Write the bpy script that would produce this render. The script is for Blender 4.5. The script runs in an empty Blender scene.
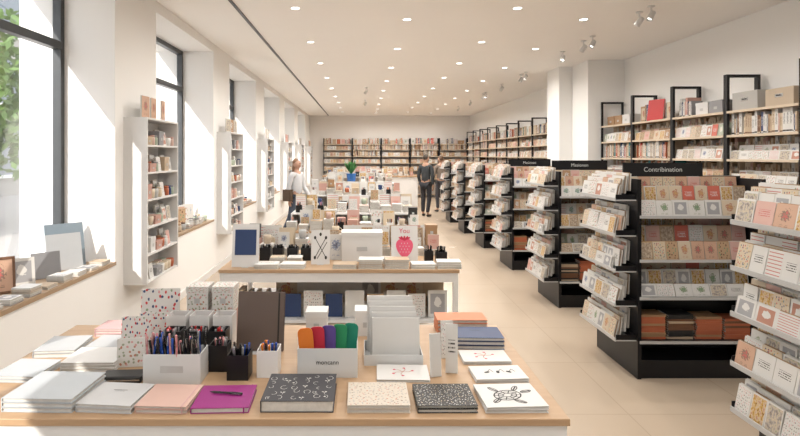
import bpy, math, random
from mathutils import Vector, Matrix
R = random.Random(11)
scene = bpy.context.scene
LINK = bpy.context.collection.objects.link
CH = 1.75; F = 533.33; VX = 362; VY = 155
try:
    scene.view_settings.view_transform = 'Standard'
except Exception:
    pass

# ------------------------------------------------------------ materials
class N:
    def __init__(s, name, rough=.5, metal=0.0):
        s.m = bpy.data.materials.new(name); s.m.use_nodes = True
        s.t = s.m.node_tree; s.b = s.t.nodes['Principled BSDF']
        s.b.inputs['Roughness'].default_value = rough
        s.b.inputs['Metallic'].default_value = metal
    def n(s, ty, **k):
        nd = s.t.nodes.new(ty)
        for a, v in k.items(): setattr(nd, a, v)
        return nd
    def l(s, a, b): s.t.links.new(a, b)
    def put(s, sock, v):
        if isinstance(v, bpy.types.NodeSocket): s.l(v, sock)
        else: sock.default_value = v
    def ma(s, op, a, b=0.0, c=None):
        nd = s.n('ShaderNodeMath', operation=op)
        s.put(nd.inputs[0], a); s.put(nd.inputs[1], b)
        if c is not None: s.put(nd.inputs[2], c)
        return nd.outputs[0]
    def mix(s, f, a, b):
        nd = s.n('ShaderNodeMixRGB'); s.put(nd.inputs[0], f)
        s.put(nd.inputs[1], a if not isinstance(a, tuple) else (*a[:3], 1))
        s.put(nd.inputs[2], b if not isinstance(b, tuple) else (*b[:3], 1))
        return nd.outputs[0]

def mat(name, c, rough=.5, metal=0.0, var=.04, sc=12, emit=None, es=0, bump=0):
    k = N(name, rough, metal)
    tc = k.n('ShaderNodeTexCoord'); nz = k.n('ShaderNodeTexNoise'); nz.inputs['Scale'].default_value = sc
    k.l(tc.outputs['Object'], nz.inputs['Vector'])
    d = tuple(max(0, x * (1 - var)) for x in c); e = tuple(min(1, x * (1 + var)) for x in c)
    k.l(k.mix(nz.outputs[0], d, e), k.b.inputs['Base Color'])
    if bump:
        bp = k.n('ShaderNodeBump'); bp.inputs['Strength'].default_value = bump; bp.inputs['Distance'].default_value = .002
        k.l(nz.outputs[0], bp.inputs['Height']); k.l(bp.outputs[0], k.b.inputs['Normal'])
    if emit:
        k.b.inputs['Emission Color'].default_value = (*emit, 1); k.b.inputs['Emission Strength'].default_value = es
    return k.m

def wood(name, c1, c2, ax=1, rough=.45):
    k = N(name, rough)
    tc = k.n('ShaderNodeTexCoord'); mp = k.n('ShaderNodeMapping')
    sc = [14, 14, 14]; sc[ax] = 1.2
    mp.inputs['Scale'].default_value = sc; k.l(tc.outputs['Object'], mp.inputs[0])
    nz = k.n('ShaderNodeTexNoise'); nz.inputs['Scale'].default_value = 2.2; nz.inputs['Detail'].default_value = 6
    k.l(mp.outputs[0], nz.inputs['Vector'])
    k.l(k.mix(nz.outputs[0], c1, c2), k.b.inputs['Base Color'])
    return k.m

def art(name, paper, cols, kind, sc=6, rough=.5, seed=0.0, margin=.06, thr=None):
    k = N(name, rough)
    tc = k.n('ShaderNodeTexCoord'); mp = k.n('ShaderNodeMapping')
    mp.inputs['Location'].default_value = (seed * 3.1, seed * 1.7, 0)
    k.l(tc.outputs['UV'], mp.inputs[0])
    sx = k.n('ShaderNodeSeparateXYZ'); k.l(tc.outputs['UV'], sx.inputs[0]); u, v = sx.outputs[0], sx.outputs[1]
    mu = k.ma('MINIMUM', u, k.ma('SUBTRACT', 1.0, u)); mv = k.ma('MINIMUM', v, k.ma('SUBTRACT', 1.0, v))
    mg = k.ma('GREATER_THAN', k.ma('MINIMUM', mu, mv), margin)
    nz = k.n('ShaderNodeTexNoise'); nz.inputs['Scale'].default_value = 7; k.l(mp.outputs[0], nz.inputs['Vector'])
    c = paper
    def lines(c, col, vlo, vhi, ulo, n):
        fr = k.ma('FRACT', k.ma('MULTIPLY', v, float(n))); a = k.ma('LESS_THAN', fr, .42)
        wn = k.n('ShaderNodeTexWhiteNoise', noise_dimensions='2D')
        cb = k.n('ShaderNodeCombineXYZ'); k.l(k.ma('FLOOR', k.ma('MULTIPLY', u, 26.0)), cb.inputs[0]); k.l(k.ma('FLOOR', k.ma('MULTIPLY', v, float(n))), cb.inputs[1])
        k.l(cb.outputs[0], wn.inputs['Vector'])
        g = k.ma('GREATER_THAN', wn.outputs[0], .25)
        h = k.ma('MULTIPLY', k.ma('GREATER_THAN', v, vlo), k.ma('LESS_THAN', v, vhi))
        h2 = k.ma('GREATER_THAN', mu, ulo)
        mm = k.ma('MULTIPLY', k.ma('MULTIPLY', a, g), k.ma('MULTIPLY', h, h2))
        return k.mix(mm, c, col)
    if kind == 'flower' or kind == 'dots':
        vo = k.n('ShaderNodeTexVoronoi', voronoi_dimensions='2D'); vo.inputs['Scale'].default_value = sc
        if kind == 'dots': vo.inputs['Randomness'].default_value = .55
        k.l(mp.outputs[0], vo.inputs['Vector'])
        nz.inputs['Scale'].default_value = sc * 1.6
        dd = k.ma('ADD', vo.outputs['Distance'], k.ma('MULTIPLY', k.ma('SUBTRACT', nz.outputs[0], .5), .5 if kind == 'flower' else .1))
        mk = k.ma('MULTIPLY', k.ma('LESS_THAN', dd, thr or (.30 if kind == 'flower' else .2)), mg)
        rp = k.n('ShaderNodeValToRGB'); rp.color_ramp.interpolation = 'CONSTANT'
        el = rp.color_ramp.elements
        while len(el) < len(cols): el.new(.5)
        for i, cc in enumerate(cols): el[i].position = i / len(cols); el[i].color = (*cc, 1)
        s2 = k.n('ShaderNodeSeparateXYZ'); k.l(vo.outputs['Color'], s2.inputs[0]); k.l(s2.outputs[0], rp.inputs[0])
        c = k.mix(mk, c, rp.outputs[0])
    elif kind == 'blob':
        a = k.ma('POWER', k.ma('SUBTRACT', u, .5), 2.0); b = k.ma('POWER', k.ma('SUBTRACT', v, .56), 2.0)
        nz.inputs['Scale'].default_value = 11
        r = k.ma('ADD', k.ma('SQRT', k.ma('ADD', a, b)), k.ma('MULTIPLY', k.ma('SUBTRACT', nz.outputs[0], .5), .7))
        c = k.mix(k.ma('LESS_THAN', r, .21), c, cols[0])
        c = k.mix(k.ma('LESS_THAN', r, .09), c, cols[-1])
        c = lines(c, cols[0], .1, .2, .3, 16)
    elif kind == 'text':
        c = lines(c, cols[0], .42, .68, .2, 12)
    elif kind == 'block':
        c = k.mix(k.ma('GREATER_THAN', k.ma('MINIMUM', mu, mv), .12), c, cols[0])
        a = k.ma('POWER', k.ma('SUBTRACT', u, .5), 2.0); b = k.ma('POWER', k.ma('SUBTRACT', v, .55), 2.0)
        r = k.ma('ADD', k.ma('SQRT', k.ma('ADD', a, b)), k.ma('MULTIPLY', k.ma('SUBTRACT', nz.outputs[0], .5), .3))
        c = k.mix(k.ma('LESS_THAN', r, .2), c, cols[-1])
    elif kind == 'stripe':
        c = k.mix(k.ma('MULTIPLY', mg, k.ma('LESS_THAN', k.ma('FRACT', k.ma('MULTIPLY', v, float(sc))), .25)), c, cols[0])
    elif kind == 'spine':
        band = k.ma('MULTIPLY', k.ma('GREATER_THAN', v, .35), k.ma('LESS_THAN', v, .8))
        wn = k.n('ShaderNodeTexNoise'); wn.inputs['Scale'].default_value = 22; k.l(tc.outputs['UV'], wn.inputs['Vector'])
        tx = k.ma('MULTIPLY', k.ma('GREATER_THAN', wn.outputs[0], .52), k.ma('GREATER_THAN', mu, .25))
        c = k.mix(k.ma('MULTIPLY', band, tx), c, cols[0])
        c = k.mix(k.ma('MULTIPLY', k.ma('GREATER_THAN', v, .06), k.ma('LESS_THAN', v, .12)), c, cols[-1])
    elif kind == 'photo':
        rp = k.n('ShaderNodeValToRGB'); el = rp.color_ramp.elements
        while len(el) < len(cols): el.new(.5)
        for i, cc in enumerate(cols): el[i].position = .3 + .4 * i / max(1, len(cols) - 1); el[i].color = (*cc, 1)
        k.l(nz.outputs[0], rp.inputs[0])
        c = k.mix(mg, c, rp.outputs[0])
    if isinstance(c, tuple): k.b.inputs['Base Color'].default_value = (*c[:3], 1)
    else: k.l(c, k.b.inputs['Base Color'])
    return k.m

WHITE = mat('white_paint', (.66, .655, .645), .6, var=.02, sc=3)
WALLM = mat('wall_plaster', (.88, .87, .85), .75, var=.01, sc=2)
BACKM = mat('back_wall_plaster', (.90, .87, .84), .75, var=.01, sc=2)
CEILM = mat('ceiling_plaster', (.95, .93, .90), .8, var=.01, sc=2)
BLACK = mat('black_metal', (.010, .010, .012), .4, .3, var=.2)
FRAMEM = mat('dark_window_frame', (.06, .065, .07), .4, .3, var=.1)
PWHITE = mat('white_metal', (.72, .715, .705), .35, var=.02)
PAGES = mat('paper_pages', (.60, .58, .54), .8, var=.16, sc=60)
BWOOD = wood('birch_wood', (.38, .24, .135), (.50, .34, .205), 0)
SWOOD = wood('shelf_wood', (.42, .27, .15), (.54, .37, .22), 0)
SILLW = wood('sill_wood', (.33, .22, .135), (.43, .31, .20), 1)
ACRY = mat('frosted_acrylic', (.62, .63, .63), .15, var=.02)
LABEL = mat('label_strip_plastic', (.46, .46, .455), .3, var=.03)
STEEL = mat('steel', (.6, .6, .6), .25, .9)

def floor_mat():
    k = N('beige_floor_tile', .3)
    tc = k.n('ShaderNodeTexCoord'); br = k.n('ShaderNodeTexBrick')
    br.offset = 0; br.inputs['Scale'].default_value = 1.0
    br.inputs['Color1'].default_value = (.475, .385, .295, 1); br.inputs['Color2'].default_value = (.49, .40, .307, 1)
    br.inputs['Mortar'].default_value = (.39, .315, .24, 1)
    br.inputs['Mortar Size'].default_value = .004; br.inputs['Brick Width'].default_value = .9; br.inputs['Row Height'].default_value = .9
    k.l(tc.outputs['Object'], br.inputs['Vector'])
    nz = k.n('ShaderNodeTexNoise'); nz.inputs['Scale'].default_value = 1.4; nz.inputs['Detail'].default_value = 5
    k.l(tc.outputs['Object'], nz.inputs['Vector'])
    k.l(k.mix(k.ma('MULTIPLY', nz.outputs[0], .3), br.outputs['Color'], (.53, .44, .345)), k.b.inputs['Base Color'])
    k.l(k.ma('ADD', k.ma('MULTIPLY', nz.outputs[0], .16), .16), k.b.inputs['Roughness'])
    return k.m
FLOORM = floor_mat()

PAL = {'terracotta': (.42, .12, .055), 'sage': (.22, .29, .18), 'pink': (.62, .27, .28), 'navy': (.02, .045, .13), 'mustard': (.55, .32, .06),
       'teal': (.03, .22, .24), 'black': (.02, .02, .02), 'grey': (.26, .26, .27), 'red': (.5, .03, .03), 'kraft': (.35, .21, .11),
       'cream': (.60, .50, .37), 'lilac': (.42, .34, .55), 'brown': (.15, .07, .035), 'blue': (.08, .20, .42), 'green': (.06, .23, .09), 'white': (.65, .64, .615)}
P = PAL
W_ = P['white']; Cc = P['cream']; Kk = P['kraft']
def mu_(n, f=.22):
    c = P[n]; return tuple(a * (1 - f) + b * f for a, b in zip(c, (.55, .48, .42)))
ARTS = []
def A(desc, *a, **k):
    m = art(desc.replace(' ', '_').replace('-', '_') + '_print', *a, seed=len(ARTS) * .37, **k); ARTS.append((m, desc)); return m
A('white with scattered pink flowers', W_, [mu_('pink'), mu_('sage'), mu_('terracotta')], 'flower', sc=6, thr=.25)
A('cream with a terracotta motif', Cc, [mu_('terracotta'), mu_('mustard')], 'blob')
A('white with a sage botanical motif', W_, [mu_('sage'), mu_('green')], 'blob')
A('kraft-brown with a white motif', (.38, .23, .13), [W_, mu_('brown')], 'blob')
A('white with black lettering', W_, [mu_('black', .1)], 'text')
A('pale pink with red lettering', (.60, .38, .33), [mu_('red')], 'text')
A('kraft-brown with cream block', (.36, .22, .12), [Cc, mu_('terracotta')], 'block')
A('white with grey block', W_, [(.34, .34, .35), W_], 'block')
A('cream with mixed small blossoms', Cc, [mu_('red'), mu_('teal'), mu_('mustard'), mu_('navy')], 'flower', sc=8, thr=.25)
A('white with blue motif', W_, [mu_('blue', .4), mu_('navy')], 'blob')
A('mustard and brown patterned', (.46, .31, .17), [mu_('brown'), Cc], 'photo')
A('white with small dots', W_, [mu_('black'), mu_('pink')], 'dots', sc=9)
A('blush-coloured with brown motif', (.54, .34, .24), [mu_('brown'), mu_('red')], 'blob')
A('sage green with white motif', (.34, .38, .29), [W_, Cc], 'blob')
A('white with thin red stripes', W_, [mu_('red', .3)], 'stripe', sc=8)
A('soft landscape picture', W_, [mu_('sage'), Cc, mu_('grey'), mu_('brown')], 'photo')
A('tan with dark brown sprigs', (.46, .31, .19), [P['brown'], mu_('green')], 'flower', sc=5, thr=.24)
A('dark green with cream motif', (.06, .13, .09), [Cc, P['mustard']], 'blob')
A('coral red with white lettering', (.54, .13, .09), [W_], 'text')
A('white with coral circle motif', W_, [mu_('terracotta', .3), W_], 'block')
A('warm picture in ochre tones', W_, [P['brown'], P['mustard'], Cc, P['terracotta']], 'photo')
A('white with teal leaf motif', W_, [mu_('teal', .4), mu_('green', .4)], 'blob')
SP = []
for nm, c, a in [('white', W_, P['black']), ('cream', Cc, P['brown']), ('brown', P['brown'], Cc), ('terracotta', P['terracotta'], W_), ('navy', P['navy'], W_),
                 ('grey', P['grey'], W_), ('kraft', Kk, P['black']), ('dusty pink', (.50, .29, .24), W_), ('black', P['black'], W_), ('teal', P['teal'], Cc), ('beige', (.47, .36, .25), P['brown']), ('red', P['red'], W_)]:
    SP.append((art(nm.replace(' ', '_') + '_spine', c, [a, a], 'spine'), mat(nm.replace(' ', '_') + '_cover', c, .5), nm))
PALE = [0, 0, 0, 1, 1, 1, 10, 10, 6, 7, 5, 2, 3, 0, 1, 10, 4, 9, 11]
ENV = [mat('kraft_envelope', Kk, .7), mat('white_envelope', W_, .7)]

# ------------------------------------------------------------ mesh builder
class MB:
    def __init__(s): s.v = []; s.f = []; s.m = []; s.uv = []; s.mats = []; s.smooth = []
    def mi(s, m):
        if m not in s.mats: s.mats.append(m)
        return s.mats.index(m)
    def face(s, idx, m, uv=None, sm=False):
        s.f.append(tuple(idx)); s.m.append(s.mi(m)); s.uv.append(uv or [(0.5, 0.5)] * len(idx)); s.smooth.append(sm)
    def box(s, x0, x1, y0, y1, z0, z1, m, front=None, top=None):
        b = len(s.v)
        s.v += [(x0, y0, z0), (x1, y0, z0), (x1, y1, z0), (x0, y1, z0), (x0, y0, z1), (x1, y0, z1), (x1, y1, z1), (x0, y1, z1)]
        q = [(0, 0), (1, 0), (1, 1), (0, 1)]
        for ids, mm in [((3, 2, 1, 0), m), ((4, 5, 6, 7), top or m), ((0, 1, 5, 4), front or m), ((2, 3, 7, 6), m), ((3, 0, 4, 7), m), ((1, 2, 6, 5), m)]:
            s.face([b + i for i in ids], mm, q)
        return s
    def lathe(s, prof, m, seg=16, cx=0, cy=0, cz=0, rot=None):
        b = len(s.v)
        for r, z in prof:
            for i in range(seg):
                a = 2 * math.pi * i / seg; p = Vector((r * math.cos(a), r * math.sin(a), z))
                if rot: p = rot @ p
                s.v.append((p.x + cx, p.y + cy, p.z + cz))
        for j in range(len(prof) - 1):
            for i in range(seg):
                i2 = (i + 1) % seg
                s.face([b + j * seg + i, b + j * seg + i2, b + (j + 1) * seg + i2, b + (j + 1) * seg + i], m, None, True)
        if prof[0][0] > 1e-6: s.face([b + i for i in reversed(range(seg))], m)
        if prof[-1][0] > 1e-6: s.face([b + (len(prof) - 1) * seg + i for i in range(seg)], m)
        return s
    def tube(s, pts, r, m, seg=6):
        b = len(s.v); n = len(pts); pts = [Vector(p) for p in pts]
        for i, p in enumerate(pts):
            d = (pts[min(i + 1, n - 1)] - pts[max(i - 1, 0)]).normalized()
            up = Vector((0, 0, 1)) if abs(d.z) < .9 else Vector((1, 0, 0))
            a = d.cross(up).normalized(); c = d.cross(a)
            for j in range(seg):
                t = 2 * math.pi * j / seg; q = p + (a * math.cos(t) + c * math.sin(t)) * r; s.v.append(tuple(q))
        for i in range(n - 1):
            for j in range(seg):
                s.face([b + i * seg + j, b + (i + 1) * seg + j, b + (i + 1) * seg + (j + 1) % seg, b + i * seg + (j + 1) % seg], m, None, True)
        s.face([b + j for j in range(seg)], m); s.face([b + (n - 1) * seg + j for j in reversed(range(seg))], m)
        return s
    def openbox(s, x0, x1, y0, y1, z0, z1, m, t=.004):
        s.box(x0, x1, y0, y1, z0, z0 + t, m); s.box(x0, x1, y0, y0 + t, z0 + t, z1, m); s.box(x0, x1, y1 - t, y1, z0 + t, z1, m)
        s.box(x0, x0 + t, y0 + t, y1 - t, z0 + t, z1, m); s.box(x1 - t, x1, y0 + t, y1 - t, z0 + t, z1, m); return s
    def ell(s, cx, cy, z, rx, ry, m, rot=0, seg=14, plane='xy'):
        b = len(s.v)
        for i in range(seg):
            a = 2 * math.pi * i / seg; x = rx * math.cos(a); y = ry * math.sin(a)
            x, y = x * math.cos(rot) - y * math.sin(rot) + cx, x * math.sin(rot) + y * math.cos(rot) + cy
            s.v.append((x, y, z) if plane == 'xy' else (x, z, y))
        s.face([b + i for i in range(seg)], m); return s
    def ring(s, cx, cy, z, rx, ry, m, w=.002, rot=0, seg=16):
        pts = []
        for i in range(seg + 1):
            a = 2 * math.pi * i / seg; x = rx * math.cos(a); y = ry * math.sin(a)
            pts.append((x * math.cos(rot) - y * math.sin(rot) + cx, x * math.sin(rot) + y * math.cos(rot) + cy))
        return s.stroke(pts, w, z, m)
    def poly(s, pts, z, m, plane='xy'):
        b = len(s.v)
        for x, y in pts: s.v.append((x, y, z) if plane == 'xy' else (x, z, y))
        s.face([b + i for i in range(len(pts))], m); return s
    def stroke(s, pts, w, z, m, plane='xy'):
        for (x0, y0), (x1, y1) in zip(pts, pts[1:]):
            L = math.hypot(x1 - x0, y1 - y0) or 1; nx, ny = -(y1 - y0) / L * w / 2, (x1 - x0) / L * w / 2
            b = len(s.v)
            for x, y in [(x0 + nx, y0 + ny), (x0 - nx, y0 - ny), (x1 - nx, y1 - ny), (x1 + nx, y1 + ny)]:
                s.v.append((x, y, z) if plane == 'xy' else (x, z, y))
            s.face([b, b + 1, b + 2, b + 3], m)
        return s
    def mesh(s, name):
        me = bpy.data.meshes.new(name); me.from_pydata(s.v, [], s.f)
        for m in s.mats: me.materials.append(m)
        me.polygons.foreach_set('material_index', s.m); me.polygons.foreach_set('use_smooth', s.smooth)
        ul = me.uv_layers.new(name='UVMap'); flat = []
        for u in s.uv:
            for a in u: flat += [a[0], a[1]]
        ul.data.foreach_set('uv', flat); me.update(); return me

def obj(name, mb, parent=None, M=None, bevel=0, label=None, cat=None, group=None, kind=None):
    me = mb if (mb is None or isinstance(mb, bpy.types.Mesh)) else mb.mesh(name)
    o = bpy.data.objects.new(name, me); LINK(o)
    if M is not None: o.matrix_world = M
    if parent: o.parent = parent
    if bevel:
        b = o.modifiers.new('Bevel', 'BEVEL'); b.width = bevel; b.segments = 2; b.limit_method = 'ANGLE'
    if label: o['label'] = label
    if cat: o['category'] = cat
    if group: o['group'] = group
    if kind: o['kind'] = kind
    return o
def T(x, y, z): return Matrix.Translation((x, y, z))
def RZ(a): return Matrix.Rotation(math.radians(a), 4, 'Z')
def RX(a): return Matrix.Rotation(math.radians(a), 4, 'X')
def RY(a): return Matrix.Rotation(math.radians(a), 4, 'Y')
def thing(name, label, cat, M, group=None):
    e = bpy.data.objects.new(name, None); e.empty_display_size = .1; LINK(e); e.matrix_world = M
    e['label'] = label; e['category'] = cat
    if group: e['group'] = group
    return e
_tc = {}
def text_mesh(s, size, m, ext=.001):
    if (s, size) in _tc: return _tc[(s, size)]
    c = bpy.data.curves.new('lettering', 'FONT'); c.body = s; c.size = size; c.align_x = 'CENTER'; c.extrude = ext
    o = bpy.data.objects.new('tmp', c); LINK(o); bpy.context.view_layer.update()
    me = bpy.data.meshes.new_from_object(o.evaluated_get(bpy.context.evaluated_depsgraph_get()))
    bpy.data.objects.remove(o); me.materials.clear(); me.materials.append(m); _tc[(s, size)] = me; return me

# ------------------------------------------------------------ registry of repeated goods
REG = {}
VAR = {}
def reg(kind, key, M, label, cat, group):
    p = M.translation; d = p.y
    if d < .6: return
    px = VX + p.x * F / d; py = VY - (p.z - CH) * F / d
    if px < -45 or px > 850 or py < -30 or py > 490: return
    REG.setdefault(kind, []).append((d, key, M, label, cat, group))
def flush():
    for kind, L in REG.items():
        L.sort(key=lambda t: t[0])
        cache = {}
        for d, key, M, label, cat, group in L[:300]:
            if key not in cache: cache[key] = VAR[key].mesh(kind)
            obj(kind, cache[key], None, M, label=label, cat=cat, group=group)
        rest = L[300:]
        if rest:
            big = MB()
            for d, key, M, *_ in rest:
                s = VAR[key]; b = len(big.v)
                big.v += [tuple(M @ Vector(v)) for v in s.v]
                mi = [big.mi(m) for m in s.mats]
                big.f += [tuple(i + b for i in f) for f in s.f]; big.m += [mi[i] for i in s.m]; big.uv += s.uv; big.smooth += s.smooth
            obj(kind, big, label='many small distant %ss filling the shelves' % kind.replace('_', ' '), cat=rest[0][4], group='distant ' + kind.replace('_', ' ') + 's', kind='stuff')

CS = [(.098, .14), (.112, .16), (.125, .125), (.135, .098)]
for ai, (m, d) in enumerate(ARTS):
    for si, (w, h) in enumerate(CS):
        mb = MB(); h2 = w / 2
        mb.box(-h2, h2, 0, .0012, 0, h, PAGES, front=m)
        mb.box(-h2, -h2 + .001, .0012, .006, 0, h, PAGES)
        mb.box(-h2, h2, .006, .0072, 0, h, PAGES)
        mb.box(-h2 - .002, h2 + .002, .010, .0125, 0, h + .004, ENV[ai % 2]); mb.box(-h2 - .001, h2 + .001, .016, .026, 0, h - .002, PAGES)
        VAR[('card', ai, si)] = mb
BS = [(.018, .20, .14), (.028, .23, .16), (.04, .25, .18), (.012, .18, .13)]
for ai, (sm, cm, nm) in enumerate(SP):
    for si, (t, h, dp) in enumerate(BS):
        mb = MB()
        mb.box(0, t, 0, .003, 0, h, cm, front=sm); mb.box(0, .0025, .003, dp, 0, h, cm); mb.box(t - .0025, t, .003, dp, 0, h, cm)
        mb.box(.0025, t - .0025, .003, dp - .004, .004, h - .004, PAGES)
        VAR[('book', ai, si)] = mb
NS = [(.15, .20, .014), (.20, .26, .018), (.13, .13, .012), (.21, .15, .02), (.20, .16, .017)]
TOPS = [(m, PAGES, d) for m, d in ARTS[:16]] + [(c, c, n + ' plain') for s, c, n in SP] + [(m, PAGES, d) for m, d in ARTS[16:]]
for ai, (tm, cm, nm) in enumerate(TOPS):
    for si, (w, dp, t) in enumerate(NS):
        mb = MB(); a, b = w / 2, dp / 2
        mb.box(-a, a, -b, b, 0, .002, cm); mb.box(-a, a, -b, b, t - .002, t, cm, top=tm)
        if si == 4: mb.box(-a, a, -b, -b + .003, .002, t - .002, cm); mb.box(-a + .004, a - .004, -b + .003, b - .003, .002, t - .002, PAGES)
        else: mb.box(-a, -a + .003, -b, b, .002, t - .002, cm); mb.box(-a + .003, a - .004, -b + .003, b - .003, .002, t - .002, PAGES)
        VAR[('note', ai, si)] = mb
US = [(.15, .21), (.20, .28), (.17, .24), (.11, .15)]
for ai, (tm, cm, nm) in enumerate(TOPS):
    for si, (w, h) in enumerate(US):
        mb = MB(); a = w / 2
        mb.box(-a, a, 0, .002, .006, h, cm, front=tm); mb.box(-a, -a + .003, .002, .012, .006, h, cm); mb.box(-a + .003, a - .003, .002, .012, .01, h - .004, PAGES)
        mb.box(-a, a, .012, .014, .006, h, cm)
        mb.box(-a * .6, a * .6, -.012, .05, 0, .005, ACRY); mb.box(-a * .3, a * .3, .016, .02, .005, h * .6, ACRY)
        VAR[('upright', ai, si)] = mb
MUGC = [('white', W_), ('cream', Cc), ('grey', (.45, .45, .44)), ('terracotta', P['terracotta']), ('navy', P['navy']), ('sage', (.36, .42, .33)), ('beige', (.52, .43, .33)), ('blush', (.55, .38, .32))]
for i, (n, c) in enumerate(MUGC):
    m = mat(n + '_ceramic', c, .3); mb = MB()
    mb.lathe([(.028, 0), (.036, .006), (.040, .05), (.040, .085), (.037, .085), (.036, .012), (.001, .010)], m, 14)
    mb.tube([(.039 + .026 * math.sin(t), 0, .045 + .026 * math.cos(t)) for t in [math.pi * k / 7 for k in range(8)]], .004, m)
    VAR[('mug', i)] = mb
    mb = MB(); mb.lathe([(.026, 0), (.03, .004), (.03, .07), (.024, .078)], m, 14); mb.lathe([(.027, .078), (.027, .095), (.0001, .097)], SP[i][1], 14)
    VAR[('jar', i)] = mb
BOXC = [('white', WHITE), ('beige', SP[10][1]), ('grey', SP[5][1]), ('dusty pink', SP[7][1]), ('kraft', SP[6][1]), ('floral', ARTS[0][0]), ('dark', SP[8][1])]
BXS = [(.15, .12, .08), (.24, .18, .16), (.12, .12, .14)]
for i, (n, m) in enumerate(BOXC):
    for si, (w, dp, h) in enumerate(BXS):
        mb = MB(); a, b = w / 2, dp / 2
        mb.box(-a + .003, a - .003, -b + .003, b - .003, 0, h - .03, m, front=m); mb.box(-a, a, -b, b, h - .035, h, m, front=m, top=m)
        mb.box(-a * .25, a * .25, -b - .001, -b, h * .35, h * .55, LABEL)
        VAR[('gbox', i, si)] = mb
PENC = [('black', P['black']), ('blue', (.02, .08, .4)), ('red', P['red']), ('orange', (.7, .2, .02)), ('grey', P['grey']), ('pink', P['pink']), ('green', P['green'])]
for i, (n, c) in enumerate(PENC):
    m = mat(n + '_pen_plastic', c, .25); mb = MB()
    mb.lathe([(.0008, 0), (.003, .012), (.0045, .02), (.0045, .135), (.003, .14)], m, 8)
    mb.lathe([(.0052, .085), (.0052, .137), (.0045, .139)], m, 8); mb.box(-.001, .001, -.0075, -.0055, .1, .136, STEEL); mb.box(-.001, .001, -.0075, 0, .134, .137, STEEL)
    VAR[('pen', i)] = mb

def card(M, group, pool=None, si=None):
    ai = R.choice(pool) if pool else R.randrange(len(ARTS)); si = R.randrange(4) if si is None else si
    reg('greeting_card', ('card', ai, si), M, 'folded greeting card, %s, with envelope' % ARTS[ai][1], 'card', group)
    return CS[si][0]
def note(M, group, pool=None, si=None):
    ai = R.choice(pool) if pool else R.randrange(len(TOPS)); si = R.randrange(4) if si is None else si
    reg('notebook', ('note', ai, si), M, 'notebook lying flat, %s cover' % TOPS[ai][2], 'notebook', group)
    return NS[si][2]
PAL_UP = [0, 1, 2, 3, 4, 5, 6, 7, 8, 9, 10, 12, 14, 15, 16, 17, 19, 23, 26, 28, 30, 31, 32, 33, 16, 17, 4, 1]
def upright(M, group, pool=None, si=None):
    ai = R.choice(pool or PAL_UP); si = R.randrange(3) if si is None else si
    reg('display_notebook', ('upright', ai, si), M, 'notebook upright on stand, %s cover' % TOPS[ai][2], 'notebook', group)
def book(M, group, pool=None, si=None):
    ai = R.choice(pool or PALE); si = R.randrange(4) if si is None else si
    reg('book', ('book', ai, si), M, '%s book standing spine out on shelf' % SP[ai][2], 'book', group); return BS[si][0]
def gbox(M, group, i=None, si=None):
    i = R.randrange(len(BOXC)) if i is None else i; si = R.randrange(3) if si is None else si
    reg('gift_box', ('gbox', i, si), M, '%s lidded gift box with small label' % BOXC[i][0], 'box', group)
def mug(M, group, jar=False):
    i = R.choice([0, 0, 1, 1, 2, 3, 4, 5, 6, 7])
    if jar: reg('candle_jar', ('jar', i), M, '%s candle jar with lid on shelf' % MUGC[i][0], 'jar', group)
    else: reg('mug', ('mug', i), M, '%s ceramic mug on shelf' % MUGC[i][0], 'mug', group)
def pen(M, group, i=None):
    i = R.choice([0, 0, 0, 4]) if i is None else i
    reg('pen', ('pen', i), M, '%s pen standing in a holder' % PENC[i][0], 'pen', group)

def row_cards(Fm, x0, x1, y, z, group, pool=None, si=None, tilt=10, gap=.006):
    x = x0
    while True:
        s = R.randrange(4) if si is None else si; w = CS[s][0]
        if x + w > x1: break
        card(Fm @ T(x + w / 2, y, z) @ RX(-tilt + R.uniform(-1.5, 1.5)), group, pool, s); x += w + gap + R.random() * .004
def row_books(Fm, x0, x1, y, z, group, pool=None):
    x = x0
    while x < x1 - .04:
        if R.random() < .05: x += .03
        s = R.randrange(4)
        x += book(Fm @ T(x, y, z), group, pool, s) + .0015
def stack(Fm, x, y, z, n, group, pool=None, si=None):
    si = R.randrange(4) if si is None else si
    for k in range(n):
        z += note(Fm @ T(x + R.uniform(-.004, .004), y + R.uniform(-.004, .004), z) @ RZ(R.uniform(-3, 3)), group, pool, si) + .0005
    return z

# ------------------------------------------------------------ room shell
XL, XR, YB, Y0, HC = -2.2, 4.55, 22.5, -3.0, 3.4
SK = 'structure'
obj('floor', MB().box(-3.05, XR + .2, Y0 - .2, YB + .2, -.12, 0, FLOORM), kind=SK)
obj('ceiling', MB().box(-3.05, XR + .2, Y0 - .2, YB + .2, HC, HC + .15, CEILM), kind=SK)
obj('wall_back', MB().box(-3.05, XR + .2, YB, YB + .2, 0, HC, BACKM), kind=SK)
obj('wall_front', MB().box(-3.05, XR + .2, Y0 - .2, Y0, 0, HC, WALLM), kind=SK)
obj('wall_right', MB().box(XR, XR + .2, Y0, YB, 0, HC, WALLM), kind=SK)
piers = [(Y0, -1.55 + .0)] + [(1.6 + 3.15 * k, 2.55 + 3.15 * k) for k in range(0, 7)]
piers[-1] = (piers[-1][0], YB)
wl = MB(); wl.box(-3.05, XL, Y0, YB, 0, .77, WALLM); wl.box(-3.05, XL, Y0, YB, 3.28, HC, WALLM)
for a, b in piers: wl.box(-3.05, XL, a, b, .77, 3.28, WALLM)
obj('wall_left', wl, kind=SK)
obj('wall_pillar', MB().box(3.92, XR, 9.25, 9.95, 0, HC, WALLM), kind=SK)
obj('wall_pillar_rear', MB().box(3.68, XR, 9.95, 10.6, 0, HC, WALLM), kind=SK)
obj('baseboard_left', MB().box(XL, XL + .015, Y0, YB, 0, .09, PWHITE), kind=SK)
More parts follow.
